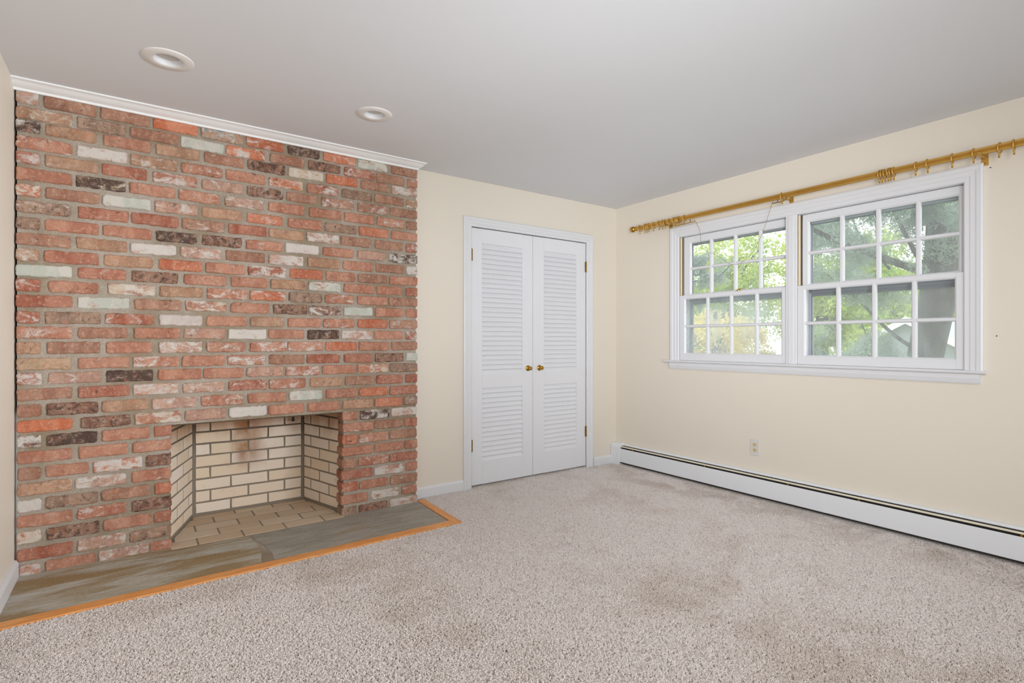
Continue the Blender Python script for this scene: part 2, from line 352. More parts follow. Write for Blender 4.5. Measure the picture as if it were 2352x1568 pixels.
def window(name, y0, y1, up, low, gm_low, gm_up):
    w = tag(empty(name, (0, 0, 0)), kind='structure')
    # outer frame, blind stops and sloping outside sill
    bm = BM()
    box(bm, .066, .10, y0 - .028, y0, 1.0, 2.05); box(bm, .066, .10, y1, y1 + .028, 1.0, 2.05); box(bm, .066, .10, y1, y0, 2.022, 2.05)
    prism(bm, [(.033, .985), (.033, 1.000), (.17, .985), (.17, .965)], 'y', y0, y1)
    link('window_frame', bm, M['trim'], w)
    sash('upper_sash', w, .032, *up, gm_up); sash('lower_sash', w, -.001, *low, gm_low)
    # brass weather strip on the far jamb, above the lower sash
    bm = BM(); box(bm, .006, .030, y0 - .0115, y0 - .0035, 1.553, 2.046); link('weather_strip', bm, M['silver'], w)
    bm = BM(); box(bm, .004, .030, y0 - .0030, y0 - .0002, 1.553, 2.046); box(bm, .022, .0315, y0 - .0140, y0 - .0118, 1.553, 2.046); link('jamb_channel_and_shade', bm, M['bronze'], w)  # brown edge lines; the one beside the sash is painted recess shadow
    # aluminium storm window outside
    s = empty('storm_window', (0, 0, 0), w); X = .105
    bm = BM(); fw = .042
    box(bm, X, X + .03, y0 - fw, y0, 1.0, 2.05); box(bm, X, X + .03, y1, y1 + fw, 1.0, 2.05); box(bm, X, X + .03, y1, y0, 1.988, 2.05); box(bm, X - .010, X, y1 + .03, y0 - .03, 2.004, 2.012); box(bm, X, X + .03, y1, y0, .985, 1.028)
    box(bm, X - .008, X, y0 - .018, y0 - .010, 1.0, 2.05); box(bm, X - .008, X, y1 + .010, y1 + .018, 1.0, 2.05)
    link('storm_frame', bm, M['alu'], s)
    bm = BM(); box(bm, X + .004, X + .022, y1 + .03, y0 - .03, 1.478, 1.500); box(bm, X - .004, X + .012, y1 + .03, y0 - .03, 1.500, 1.515); box(bm, X + .0, X + .03, y1 + .03, y0 - .03, 1.515, 1.530)
    box(bm, X + .001, X + .024, y0 - .050, y0 - .040, 1.028, 1.48); box(bm, X + .012, X + .024, y0 - .047, y0 - .042, 1.53, 1.988); box(bm, X + .012, X + .024, y1 + .042, y0 - .042, 1.983, 1.988); box(bm, X + .001, X + .024, y1 + .032, y1 + .040, 1.028, 1.48); link('meeting_rail', bm, M['alud'], s)
    bm = BM(); box(bm, X + .010, X + .012, y1 + .03, y0 - .03, 1.02, 1.49); link('storm_pane', bm, M['glass_screen'], s)
    bm = BM(); box(bm, X + .020, X + .022, y1 + .03, y0 - .03, 1.51, 2.03); link('storm_pane', bm, M['glass'], s)
    return w
w1 = window('window_1', -.742, -1.660,
    ((-.764, -1.658), (1.520, 2.046), (-.823, -1.639), (1.555, 1.997), (-1.019, -1.233, -1.439), 1.775),
    ((-.744, -1.658), (1.001, 1.550), (-.791, -1.627), (1.057, 1.522), (-1.008, -1.219, -1.429), 1.288), M['glass_hazy'], M['glass'])
w2 = window('window_2', -1.737, -2.663,
    ((-1.756, -2.661), (1.520, 2.046), (-1.792, -2.633), (1.555, 2.000), (-2.007, -2.220, -2.432), 1.777),
    ((-1.739, -2.661), (1.001, 1.550), (-1.783, -2.625), (1.057, 1.524), (-1.998, -2.210, -2.422), 1.286), M['glass'], M['glass'])
lk = empty('sash_lock', (.018, -1.275, 1.550), w1)
bm = BM(); box(bm, -.012, .012, -.026, .026, 0, .004, .001); lathe(bm, [(0, .012), (.011, .012), (.012, .008), (.012, .004), (0, .004)], 14); link('lock_base', bm, M['brass'], lk, smooth=False)
bm = BM(); tube(bm, [(0, 0, .013), (-.008, -.012, .015), (-.012, -.026, .014), (-.010, -.034, .013)], [.005, .005, .004, .003], 8); link('lock_lever', bm, M['brass'], lk, smooth=True)

# ------------------------------------------------------------------ louvred closet doors
def closet_door(name, x0, x1, lx0, lx1, knob_x, hinge_x, side):
    d = tag(empty(name, ((x0 + x1) / 2, .010, .0)), kind='structure'); cx = (x0 + x1) / 2
    P = lambda n, bm, m, par=d, sm=False: link(n, bm, m, par, None, sm)
    y0, y1 = -.008, .024; zb, zt = .014, 2.066; u0, u1, l0, l1 = .896, 1.949, .196, .783
    bm = BM(); box(bm, x0 - cx, lx0 - cx, y0, y1, zb, zt, .0015); P('stile', bm, M['door'])
    bm = BM(); box(bm, lx1 - cx, x1 - cx, y0, y1, zb, zt, .0015); P('stile', bm, M['door'])
    for za, zc, nm in ((u1, zt, 'top_rail'), (l1, u0, 'lock_rail'), (zb, l0, 'bottom_rail')):
        bm = BM(); box(bm, lx0 - cx, lx1 - cx, y0 + .0003, y1, za, zc); P(nm, bm, M['door'])
    for (a, b, n) in ((l0, l1, 15), (u0, u1, 27)):
        pitch = (b - a) / n; bm = BM(); w = (lx1 - lx0) / 2
        th = R(21); L = pitch * 1.07
        # slat leans: lower edge forward, upper edge back, rounded nose
        c, s = math.cos(th), math.sin(th); t = .0030
        loc = lambda p, q: (p * c - q * s, p * s + q * c)   # p along thickness, q along width
        pts = [(-t, 0), (-t * .4, -t), (t * .6, -t), (t, 0), (t, L), (-t, L)]
        pr = []
        for p, q in pts:
            yy = p * c + q * s; zz = -p * s + q * c; pr.append((yy - .001, zz + .001))
        prism(bm, pr, 'x', -w, w)
        me = None
        for k in range(n):
            z = a + k * pitch
            if me is None:
                o = P('slat', bm, M['door']); me = o.data
            else: o = link('slat', me, None, d)
            o.location = ((lx0 + lx1) / 2 - cx, 0, z)
    # brass knob on a round rose
    k = empty('knob', (knob_x - cx, y0, .932), d)
    Mr = Matrix.Rotation(R(90), 4, 'X')
    bm = BM(); lathe(bm, [(0, 0), (.0235, 0), (.0245, .002), (.022, .006), (.015, .009), (.008, .010), (.008, .018)], 28, Mr); link('knob_rose', bm, M['brass'], k, smooth=True)
    bm = BM(); lathe(bm, [(.007, .010), (.007, .022), (.010, .024), (.0155, .030), (.0168, .036), (.0155, .043), (.011, .047), (0, .0485)], 28, Mr); link('knob_ball', bm, M['brass'], k, smooth=True)
    for z in (1.848, .331):
        bm = BM()
        for q in range(3): lathe(bm, [(0, q * .032 - .048), (.0055, q * .032 - .0475), (.0055, q * .032 - .0175), (0, q * .032 - .017)], 10)
        lathe(bm, [(0, .047), (.004, .048), (.003, .053), (0, .054)], 10)
        box(bm, min(0, .012 * side), max(0, .012 * side), .003, .005, -.047, .047)
        link('hinge', bm, M['bronze'], d, (hinge_x - cx, y0 - .009, z))
    return d
closet_door('door_1', -1.624, -1.0095, -1.522, -1.118, -1.061, -1.6255, 1)
closet_door('door_2', -1.0055, -.3955, -.887, -.502, -.938, -.3935, -1)

# ------------------------------------------------------------------ brick fireplace
ROWS = """2376|4285 4199 p5p,4179 3969 b1w,3953 3739 b1w,3721 3509 O1w,3491 3271 t5e,3254 3044 o3w,3018 2820 k2p,2798 2582 O3w,2570 2356 t8g,2330 2130 b1w
2299|4285 4069 t4c,4049 3845 g2w,3824 3603 b1w,3592 3375 O9g,3362 3150 O4w,3120 2918 b1w,2891 2688 d1w,2661 2451 r4w,2438 2232 b2w,2208 2130 s3w
2232|4285 4194 k5p,4176 3969 t1w,3940 3735 s1w,3709 3500 t1w,3476 3268 b2w,3245 3034 d0w,3013 2798 o8c,2779 2570 O1w,2549 2349 b1w,2327 2130 p5w
2151|4285 4069 s3w,4051 3839 o8w,3824 3609 t4p,3590 3382 s3w,3364 3150 s2w,3130 2926 o5c,2900 2705 r3w,2679 2469 g1w,2451 2235 b1w,2215 2130 t4w
2075|4285 4196 r5p,4173 3964 t3w,3947 3749 r1w,3723 3511 s5p,3487 3273 p3w,3247 3044 d3w,3026 2840 b1w,2809 2597 b4w,2570 2359 b4w,2337 2130 b2w
1995|4285 4069 s1w,4055 3845 k4c,3829 3619 s1w,3601 3398 s3w,3369 3160 p5w,3130 2918 s1w,2886 2679 s1w,2661 2454 s1w,2432 2232 s3w,2215 2130 b1w
1912|4285 4192 o5c,4173 3958 b1w,3944 3733 t9g,3713 3509 p4w,3487 3278 t2w,3252 3049 o3w,3016 2807 s1w,2790 2576 g1w,2561 2353 o1w,2330 2130 s1w
1833|4285 4074 g3w,4046 3833 r1w,3818 3601 r1w,3584 3371 b3w,3350 3140 r0w,3127 2918 t1w,2902 2696 p5w,2685 2479 b2w,2448 2242 b1w,2218 2130 r4w
1750|4285 4194 g1w,4176 3960 s0w,3945 3729 s1w,3709 3513 k2w,3487 3278 d2w,3257 3047 s2w,3031 2826 o9w,2801 2597 s1w,2570 2372 p2w,2343 2130 k5w
1671|4285 4074 b2w,4053 3839 t1w,3824 3613 o8w,3592 3389 p4w,3364 3150 b1w,3127 2924 p6p,2897 2690 t1w,2670 2463 s1w,2441 2235 b1w,2215 2130 t7w
1592|4285 4199 t4w,4179 3962 r1w,3938 3723 t2w,3695 3485 o0w,3467 3261 s2w,3245 3029 r5w,3005 2801 o1w,2779 2588 s1w,2567 2362 b1w,2343 2130 s1w
1517|4285 4070 t9g,4046 3843 r2w,3818 3605 d1w,3575 3362 s2w,3336 3135 s1w,3117 2905 t0w,2891 2685 s8g,2664 2454 s1w,2435 2248 s0w,2218 2130 r1w
1441|4285 4194 r3w,4164 3962 s1w,3920 3713 p6c,3691 3483 t0w,3461 3247 s4w,3233 3031 O3w,3011 2807 g1w,2787 2594 s3w,2570 2359 s1w,2343 2130 b1w
1363|4285 4069 r1w,4049 3829 s8g,3806 3590 b1w,3569 3362 s5c,3339 3125 s0w,3102 2900 d1w,2889 2682 d4w,2664 2466 t9g,2444 2238 s0w,2218 2130 s2w
1281|4282 4194 r4w,4174 3953 g2w,3933 3721 r3w,3695 3485 p9p,3463 3254 s1w,3233 3039 t3w,3018 2812 s1w,2798 2591 s3w,2570 2359 o1w,2343 2130 b3w
1205|4285 4069 s3w,4046 3837 b1w,3808 3594 s1w,3575 3366 p3w,3352 3142 t9w,3130 2918 s1w,2897 2693 k2w,2679 2472 p6w,2454 2242 s1w,2222 2134 r5w
1128|4285 4192 t1w,4168 3955 b1w,3929 3727 s0w,3695 3487 p5w,3463 3257 s3w,3233 3023 s4w,3016 2801 s4w,2784 2573 o2w,2561 2346 s1w,2327 2130 b1w
1048|4283 4074 T1w,4046 3829 s2w,3814 3601 s4w,3584 3369 s1w,3355 3150 s5w,3127 2916 b1w,2902 2690 r2w,2664 2466 r2w,2448 2235 d1w,2218 2130 t9g
974|4282 4189 r5w,4164 3949 p3w,3929 3723 k1w,3699 3489 s1w,3480 3271 s0w,3252 3044 p2w,3029 2823 s4w,2804 2588 s1w,2573 2353 o5c,2337 2130 g2w
895|4282 4070 b1w,4044 3829 r1w,3812 3603 p5w,3580 3373 p4w,3350 3140 r3w,3125 2910 s3w,2881 2676 t2c,2656 2451 b3w,2438 2242 r1w,2222 2130 r1w
814|4282 4189 b0w,4169 3964 d1w,3947 3743 t1w,3727 3518 p4w,3491 3273 s3w,3245 3029 s1w,3008 2807 p8g,2781 2570 s2w,2558 2356 O1w,2340 2130 r1w
736|4282 4069 O1w,4034 3825 d1w,3804 3592 s5c,3571 3364 p2w,3348 3140 t9w,3130 2918 s1w,2897 2696 s1w,2670 2463 t1w,2448 2248 o1w,2232 2130 g2w
659|4282 4191 d6w,4169 3966 k2w,3947 3737 s1w,3717 3636 s2w,2673 2567 s2w,2552 2343 k4w,2327 2134 p6w
581|4282 4069 s1w,4042 3837 s1w,3814 3636 s2w,2673 2463 s2w,2451 2238 b1w,2228 2130 r1w
500|4278 4191 b1w,4173 4002 s0w,3982 3771 o6w,3753 3636 d2w,2673 2570 o2w,2561 2353 s3w,2340 2134 b1w
422|4282 4069 t3w,4058 3843 p6w,3818 3636 s2w,2679 2463 s2w,2451 2238 s2w,2228 2130 s1w
341|4282 4189 r8w,4173 3964 g2w,3949 3737 b1w,3715 3636 o1w,2679 2579 b0w,2564 2353 s3w,2343 2130 r2w
262|4282 4069 s2w,4049 3843 r3w,3818 3636 d2w,2682 2466 r2w,2454 2238 p6w,2218 2130 s1w
182|4282 4191 o7c,4168 3958 d2w,3940 3727 s1w,3717 3636 s1w,2679 2567 o3w,2558 2353 s2w,2337 2130 b2w
98|4282 4067 r1w,4048 3845 p4w,3827 3636 g1w,2682 2497 s1w,2475 2275 t7w,2252 2134 s3w
19|4274 4194 s5w,4174 3973 s1w,3962 3747 p4w,3737 3636 s2w,2679 2576 g2w,2564 2356 d1w,2340 2130 p6w"""
CODE = dict(b='9E6B55', t='AE8468', T='BC9E80', r='A5523B', o='C4643F', O='D2683B', s='B9755D', p='BE9383', d='70493A', k='5A463D', g='8F7564')
TINT = dict(w='DFD9D3', g='C6CFC3', c='D9CBB4', e='71898A', p='D2C4BF')
fp = tag(empty('brick_fireplace', (-3.2, -.04, 0)), 'wall-high fireplace of reclaimed red bricks with a square firebox', 'fireplace')
FO = Vector((-3.2, -.04, 0))
def brick_mesh(w, h, depth, rnd):
    """irregular, chipped brick, front at -y. origin at centre of the front face"""
    bm = BM(); N = 26; per = []
    nx, nz = 15, 5
    pts = [(-w / 2 + w * i / nx, -h / 2) for i in range(nx)] + [(w / 2, -h / 2 + h * i / nz) for i in range(nz)] + \
          [(w / 2 - w * i / nx, h / 2) for i in range(nx)] + [(-w / 2, h / 2 - h * i / nz) for i in range(nz)]
    s = rnd.uniform(0, 100); rc = rnd.uniform(.004, .013); skew = rnd.uniform(-.0012, .0012)
    out = []
    for x, z in pts:
        # round the corners off
        qx = max(abs(x) - (w / 2 - rc), 0); qz = max(abs(z) - (h / 2 - rc), 0)
        if qx > 0 and qz > 0:
            l = math.hypot(qx, qz)
            x = math.copysign(w / 2 - rc + qx / l * rc, x); z = math.copysign(h / 2 - rc + qz / l * rc, z)
        n1 = noise.noise(Vector((x * 38 + s, z * 38, 3.1))); n2 = noise.noise(Vector((x * 38, z * 38 + s, 9.7)))
        n3 = noise.noise(Vector((x * 110, z * 110, s))); x += n1 * .0034 + n3 * .0016; z += n2 * .0042 + n3 * .0024 + skew * x / w * 2
        if rnd.random() < .03: x *= .985; z *= .90
        out.append((x, z))
    e = [bm.verts.new((x, rnd.uniform(.0035, .0065), z)) for x, z in out]
    f = [bm.verts.new((x - math.copysign(min(abs(x), .0045), x), rnd.uniform(-.0008, .0012), z - math.copysign(min(abs(z), .0045), z))) for x, z in out]
    b = [bm.verts.new((x, depth, z)) for x, z in out]
    n = len(out)
    for i in range(n):
        j = (i + 1) % n
        bm.faces.new((f[i], f[j], e[j], e[i])); bm.faces.new((e[i], e[j], b[j], b[i]))
    bm.faces.new(f)
    return bm
rnd = random.Random(3)
for row in ROWS.split('\n'):
    z, items = row.split('|'); z = int(z) / 1000
    for it in items.split(','):
        a, b, c = it.split(); x0, x1 = -int(a) / 1000, -int(b) / 1000
        h = .0605 + rnd.uniform(-.002, .002)
        depth = .06
        if x1 > -2.16: depth = .088
        if z < .69 and (abs(x0 + 2.673) < .02 or abs(x1 + 3.636) < .02): depth = .105
        yj = rnd.uniform(-.003, .002)
        bm = brick_mesh(x1 - x0, h, depth, rnd)
        zz = z + rnd.uniform(-.0012, .0012)
        if z > 2.36: zz -= .004
        o = link('brick', bm, M['brick'], fp, Vector(((x0 + x1) / 2, -.09 + yj, zz)) - FO)
        col = Vector(hexc(CODE[c[0]])) * rnd.uniform(1.0, 1.2); col.y *= 1.03; o.color = (*col, 1)
        o['paint'] = (0, .06, .115, .155, .19, .22, .25, .28, .31, .36)[int(c[1])]; o['soot'] = {'k': .55, 'd': .32, 'g': .2}.get(c[0], rnd.choice((0.0, .0, .06, .12)))
        o['tint'] = hexc(TINT[c[2]])
        if c[1] == '9': o['label'] = 'brick painted pale green' if c[2] == 'g' else 'brick painted white'
        elif c[0] == 'k' and c[1] in '12': o['label'] = 'blackened brick'
bm = BM()   # mortar bed behind and between the bricks
OL, OR, OT = -3.644, -2.664, .690
box(bm, -4.281, OL, -.080, .012, -.012, H - .002); box(bm, OR, -2.139, -.080, .0, -.012, H - .002); box(bm, OL, OR, -.080, .012, OT, H - .002); box(bm, OR, OR + .05, .0, .012, -.012, .9)
for v in bm.verts: v.co -= FO
link('mortar', bm, M['mortar'], fp)
bm = BM(); box(bm, OL + .004, OR - .004, -.080, -.005, OT - .007, OT)
for v in bm.verts: v.co -= FO
link('steel_lintel', bm, M['firemortar'], fp)

# firebox: splayed cheeks, back and floor, each laid with firebricks
fb = empty('firebox', (0, 0, 0), fp)
AL, BL, AR, BR = Vector((-3.644, .012)), Vector((-3.493, .458)), Vector((-2.664, .012)), Vector((-2.787, .458))
bm = BM(); T = .1
prism(bm, [tuple(AL), tuple(BL), (BL.x, BL.y + T), (AL.x - T, BL.y + T), (AL.x - T, AL.y)], 'z', -.012, .80)
prism(bm, [tuple(AR), tuple(BR), (BR.x, BR.y + T), (AR.x + T, BR.y + T), (AR.x + T, AR.y)], 'z', -.012, .80)
box(bm, BL.x, BR.x, .458, .458 + T, -.012, .80); prism(bm, [(-.13, -.09), (-.13, -.0014), (.46, -.0014), (.46, -.09)], 'x', OL, OR)
box(bm, OL - .1, OR + .1, .0121, .56, .80, .85)
for v in bm.verts: v.co -= FO
link('fireclay_backing', bm, M['firemortar'], fb)
zr = [.010, .084, .162, .240, .317, .395, .473, .553, .632, .712, .79]
def slab(w, h, d=.006, ch=.0015, rnd=rnd):
    bm = BM(); J = lambda: rnd.uniform(-.0014, .0014)
    q = [(-w / 2, -h / 2), (0, -h / 2), (w / 2, -h / 2), (w / 2, 0), (w / 2, h / 2), (0, h / 2), (-w / 2, h / 2), (-w / 2, 0)]
    q = [(x + J(), z + J()) for x, z in q]
    f = [bm.verts.new((x - math.copysign(min(ch, abs(x)), x), 0, z - math.copysign(min(ch, abs(z)), z))) for x, z in q]
    e = [bm.verts.new((x, .0008, z)) for x, z in q]; b = [bm.verts.new((x, d, z)) for x, z in q]
    for i in range(8):
        j = (i + 1) % 8; bm.faces.new((f[i], f[j], e[j], e[i])); bm.faces.new((e[i], e[j], b[j], b[i]))
    bm.faces.new(f); return bm
def lay(P0, P1, joints_a, joints_b, first):
    """bricks on the vertical face from P0 to P1 (left to right as seen); joints: distances from P0"""
    L = (P1 - P0).length; u = (P1 - P0) / L; n = Vector((u.y, -u.x)); ang = math.atan2(u.y, u.x)
    for k in range(len(zr) - 1):
        js = joints_b if k % 2 == 0 else joints_a
        js = [first] + list(js) + [L - first]
        for s0, s1 in zip(js, js[1:]):
            w = s1 - s0 - .011; h = zr[k + 1] - zr[k] - .012
            c = P0 + u * (s0 + s1) / 2 + n * .0012
            o = link('firebrick', slab(w, h), M['firebrick'], fb, Vector((c.x, c.y, (zr[k] + zr[k + 1]) / 2 + .003)) - FO); o.rotation_euler = (0, 0, ang)
Lc = (BL - AL).length; Lr = (BR - AR).length
lay(AL, BL, (Lc - .32, Lc - .085), (Lc - .205,), .004)
lay(BL, BR, (.103, .336, .573), (.227, .463), .014)
lay(BR, AR, (.099, .337), (.216,), .004)
def clip(poly, planes):
    for nx, ny, c in planes:   # keep nx*x+ny*y<=c
        out = []
        for i in range(len(poly)):
            a, b = poly[i], poly[(i + 1) % len(poly)]; da = nx * a[0] + ny * a[1] - c; db = nx * b[0] + ny * b[1] - c
            if da <= 0: out.append(a)
            if da * db < 0: t = da / (da - db); out.append((a[0] + (b[0] - a[0]) * t, a[1] + (b[1] - a[1]) * t))
        poly = out
        if len(poly) < 3: return None
    return poly
def hp(P, Q, inside):
    d = Q - P; n = Vector((d.y, -d.x)).normalized(); c = n.dot(P)
    if n.dot(inside) > c: n = -n; c = n.dot(P)
    return (n.x, n.y, c - .006)
planes = [hp(AL, BL, Vector((-3.2, .2))), hp(AR, BR, Vector((-3.2, .2))), (-1, 0, 3.640), (1, 0, -2.668), (0, 1, .452)]
yr = [-.127, .002, .127, .254, .378, .5]
xr = [(-3.508, -3.27, -3.032, -2.798), (-3.62, -3.385, -3.145, -2.904, -2.68), (-3.5, -3.259, -3.024, -2.789), (-3.385, -3.15, -2.904), (-3.5, -3.249, -3.011, -2.78)]
for r in range(5):
    xs = [-3.75] + list(xr[r]) + [-2.55]
    for xa, xb in zip(xs, xs[1:]):
        g = .0045; po = clip([(xa + g, yr[r] + g), (xb - g, yr[r] + g), (xb - g, yr[r + 1] - g), (xa + g, yr[r + 1] - g)], planes)
        if not po: continue
        cx = sum(p[0] for p in po) / len(po); cy = sum(p[1] for p in po) / len(po)
        if max(p[0] for p in po) - min(p[0] for p in po) < .02: continue
        bm = BM(); dz = rnd.uniform(-.001, .001)
        top = [bm.verts.new((p[0] - cx + (.002 if p[0] < cx else -.002), p[1] - cy + (.002 if p[1] < cy else -.002), dz)) for p in po]
        ed = [bm.verts.new((p[0] - cx, p[1] - cy, dz - .0015)) for p in po]; lo = [bm.verts.new((p[0] - cx, p[1] - cy, -.007)) for p in po]
        bm.faces.new(top)
        for i in range(len(po)):
            j = (i + 1) % len(po); bm.faces.new((top[i], top[j], ed[j], ed[i])); bm.faces.new((ed[i], ed[j], lo[j], lo[i]))
        link('hearth_brick', bm, M['hearthbrick'], fb, Vector((cx, cy, 0)) - FO)
bm = BM(); tube(bm, [(0, 0, .12), (0, 0, .05), (0, -.004, .0)], [.007, .008, .007], 10); box(bm, -.009, .009, -.006, .006, -.012, .004, .001)
link('damper_handle', bm, M['dark'], fp, Vector((-2.872, .41, .597)) - FO)

# hearth slabs and oak border let into the carpet
def slab_stone(name, poly, mat, label):
    """flagstone with slightly uneven top and hackly edges"""
    bm = BM(); cx = sum(p[0] for p in poly) / len(poly); cy = sum(p[1] for p in poly) / len(poly); out = []
    for i in range(len(poly)):
        a, b = poly[i], poly[(i + 1) % len(poly)]; n = max(2, int(math.hypot(a[0] - b[0], a[1] - b[1]) / .03))
        for k in range(n):
            t = k / n; x = a[0] + (b[0] - a[0]) * t; y = a[1] + (b[1] - a[1]) * t
            out.append((x + noise.noise(Vector((x * 25, y * 25, 1))) * .003, y + noise.noise(Vector((x * 25, y * 25, 5))) * .003))
    ins = [(x + (cx - x) / max(.05, math.hypot(cx - x, cy - y)) * .004, y + (cy - y) / max(.05, math.hypot(cx - x, cy - y)) * .004) for x, y in out]
    T = [bm.verts.new((x - cx, y - cy, .000)) for x, y in ins]; E = [bm.verts.new((x - cx, y - cy, -.003)) for x, y in out]; B = [bm.verts.new((x - cx, y - cy, -.0135)) for x, y in out]
    bm.faces.new(T); bm.faces.new(B[::-1]); n = len(out)
    for i in range(n):
        j = (i + 1) % n; bm.faces.new((T[i], T[j], E[j], E[i])); bm.faces.new((E[i], E[j], B[j], B[i]))
    return tag(link(name, bm, mat, None, (cx, cy, 0)), label, 'hearth stone', 'flagstones of the hearth')
fy = lambda x, y0=-.634, y1=-.588: y0 + (y1 - y0) * (x + 4.285) / (4.285 - 2.145)
slab_stone('hearth_slab', [(-4.276, -.086), (-3.640, -.086), (-3.630, -.132), (-3.250, -.132), (-3.228, -.30), (-3.236, -.45), (-3.262, fy(-3.26)), (-4.276, fy(-4.276))], M['stone_a'], 'ochre and grey flagstone hearth slab on the left, reaching the left wall')
slab_stone('hearth_slab', [(-3.238, -.132), (-2.680, -.132), (-2.665, -.086), (-2.124, -.086), (-2.145, -.588), (-3.20, fy(-3.20)), (-3.19, -.50), (-3.212, -.30)], M['stone_b'], 'grey-green flagstone hearth slab on the right, towards the closet')
bm = BM(); prism(bm, [(-3.262, fy(-3.26)), (-3.236, -.45), (-3.228, -.30), (-3.25, -.132), (-3.238, -.132), (-3.212, -.30), (-3.19, -.50), (-3.20, fy(-3.2))], 'z', -.0135, -.0025)
o = link('joint_mortar', bm, M['mortar']); tag(o, 'rough mortar joint between the two hearth flagstones', 'mortar joint')
ob = tag(empty('hearth_border', (-3.2, -.65, 0)), 'honey oak border strip edging the hearth flush with the carpet', 'floor border')
def board(pts, mats=M['oak'], rot=0):
    cx = sum(p[0] for p in pts) / 4; cy = sum(p[1] for p in pts) / 4; bm = BM()
    rp = [Vector((p[0] - cx, p[1] - cy, 0)) for p in pts]
    Rm = Matrix.Rotation(-rot, 3, 'Z'); rp = [Rm @ p for p in rp]
    top = [bm.verts.new((p.x * .998, p.y * .985, .003)) for p in rp]; ed = [bm.verts.new((p.x, p.y, .001)) for p in rp]; lo = [bm.verts.new((p.x, p.y, -.0135)) for p in rp]
    bm.faces.new(top); bm.faces.new(lo[::-1])
    for i in range(4):
        j = (i + 1) % 4; bm.faces.new((top[i], top[j], ed[j], ed[i])); bm.faces.new((ed[i], ed[j], lo[j], lo[i]))
    o = link('border_board', bm, mats, ob, (cx + 3.2, cy + .65, 0)); o.rotation_euler = (0, 0, rot)
board([(-4.276, fy(-4.276) - .004), (-2.145, -.592), (-2.088, -.661), (-4.276, -.704)])
board([(-2.143, -.590), (-2.122, -.075), (-2.068, -.060), (-2.087, -.659)], rot=R(88))

# ------------------------------------------------------------------ recessed lights
def downlight(x, y, r, ri, label):
    c = tag(empty('recessed_light', (x, y, H)), label, 'ceiling light', 'recessed downlights over the fireplace')
    Mr = Matrix.Rotation(R(180), 4, 'X')
    bm = BM(); lathe(bm, [(r, 0), (r, .002), (r - .003, .0042), (ri + .012, .0062), (ri + .003, .0056), (ri, .003)], 48, Mr); link('trim_ring', bm, M['canwhite'], c, smooth=True)
    bm = BM(); lathe(bm, [(ri, .003), (ri - .001, -.008), (ri - .004, -.020)], 48, Mr); link('reflector', bm, M['trim'], c, smooth=True)
    for v in (0,):
        bm = BM(); lathe(bm, [(ri - .004, -.020), (ri * .6, -.0205), (0, -.020)], 40, Mr); link('lens', bm, M['lens'], c)
# the ceiling is opened up where the cans sit: small circular cuts
def cut(o, spots):
    bmc = BM()
    for x, y, r in spots:
        lathe(bmc, [(0, -.05), (r, -.05), (r, .05), (0, .05)], 48, Matrix.Translation((x, y, H)))
    bmesh.ops.recalc_face_normals(bmc, faces=bmc.faces[:]); me = bpy.data.meshes.new('cutter'); bmc.to_mesh(me); bmc.free(); c = bpy.data.objects.new('cutter', me); COL.objects.link(c)
    md = o.modifiers.new('b', 'BOOLEAN'); md.object = c; md.solver = 'EXACT'
    dg = bpy.context.evaluated_depsgraph_get(); nm = bpy.data.meshes.new_from_object(o.evaluated_get(dg)); o.modifiers.clear(); o.data = nm
    bpy.data.objects.remove(c)
cut(bpy.data.objects['ceiling'], [(-3.681, -.768, .058), (-2.701, -.743, .054)])
downlight(-3.681, -.768, .103, .056, 'round white recessed ceiling light nearest the left wall')
downlight(-2.701, -.743, .098, .052, 'round white recessed ceiling light nearer the closet')

# ------------------------------------------------------------------ wall outlet
ou = tag(empty('wall_outlet', (0, -1.424, .366)), 'white duplex electrical outlet low on the wall beneath the windows', 'outlet')
bm = BM(); box(bm, -.0055, -.0003, -.037, .037, -.060, .060, .0025); link('cover_plate', bm, M['plastic'], ou)
for dz in (.0205, -.0205):
    r_ = empty('receptacle', (0, 0, dz), ou)
    bm = BM(); pts = []
    for k in range(24):
        a = 2 * math.pi * k / 24; pts.append((.0172 * math.cos(a), max(-.0142, min(.0142, .0172 * math.sin(a)))))
    prism(bm, pts, 'x', -.0078, -.005); link('receptacle_face', bm, M['ivory'], r_)
    bm = BM(); box(bm, -.0082, -.0076, .0048, .0072, -.001, .009); box(bm, -.0082, -.0076, -.0072, -.0048, 0, .008)
    prism(bm, [(-.0025, -.0085), (.0025, -.0085), (.0025, -.006), (.001, -.0045), (-.001, -.0045), (-.0025, -.006)], 'x', -.0082, -.0076); link('slot', bm, M['dark'], r_)
bm = BM(); lathe(bm, [(0, 0), (.003, 0), (.0028, .0012), (0, .0016)], 12, Matrix.Translation((-.0055, 0, 0)) @ Matrix.Rotation(R(-90), 4, 'Y')); link('plate_screw', bm, M['ivory'], ou)

# ------------------------------------------------------------------ baseboard heater
ht = tag(empty('baseboard_heater', (0, -.0, 0)), 'long white hot-water baseboard heater under the windows', 'heater')
Y0, Y1 = -.110, -4.9
bm = BM(); prism(bm, [(-.001, .004), (-.001, .190), (-.010, .190), (-.020, .1875), (-.028, .183), (-.0325, .1785), (-.0315, .1775), (-.026, .181), (-.018, .1845), (-.006, .186), (-.006, .004)], 'y', Y0, Y1); link('back_panel', bm, M['heater'], ht)
bm = BM(); prism(bm, [(-.0420, .1700), (-.0425, .1715), (-.0540, .1655), (-.0555, .1630), (-.0545, .1625), (-.0530, .1640)], 'y', Y0, Y1); link('damper', bm, M['silver'], ht)
def fpan(x): return [(x + .003, .148), (x + .003, .1515), (x + .002, .1515), (x, .149), (x, .027), (x + .004, .024), (x + .004, .0255), (x + .0015, .028), (x + .0015, .147)]
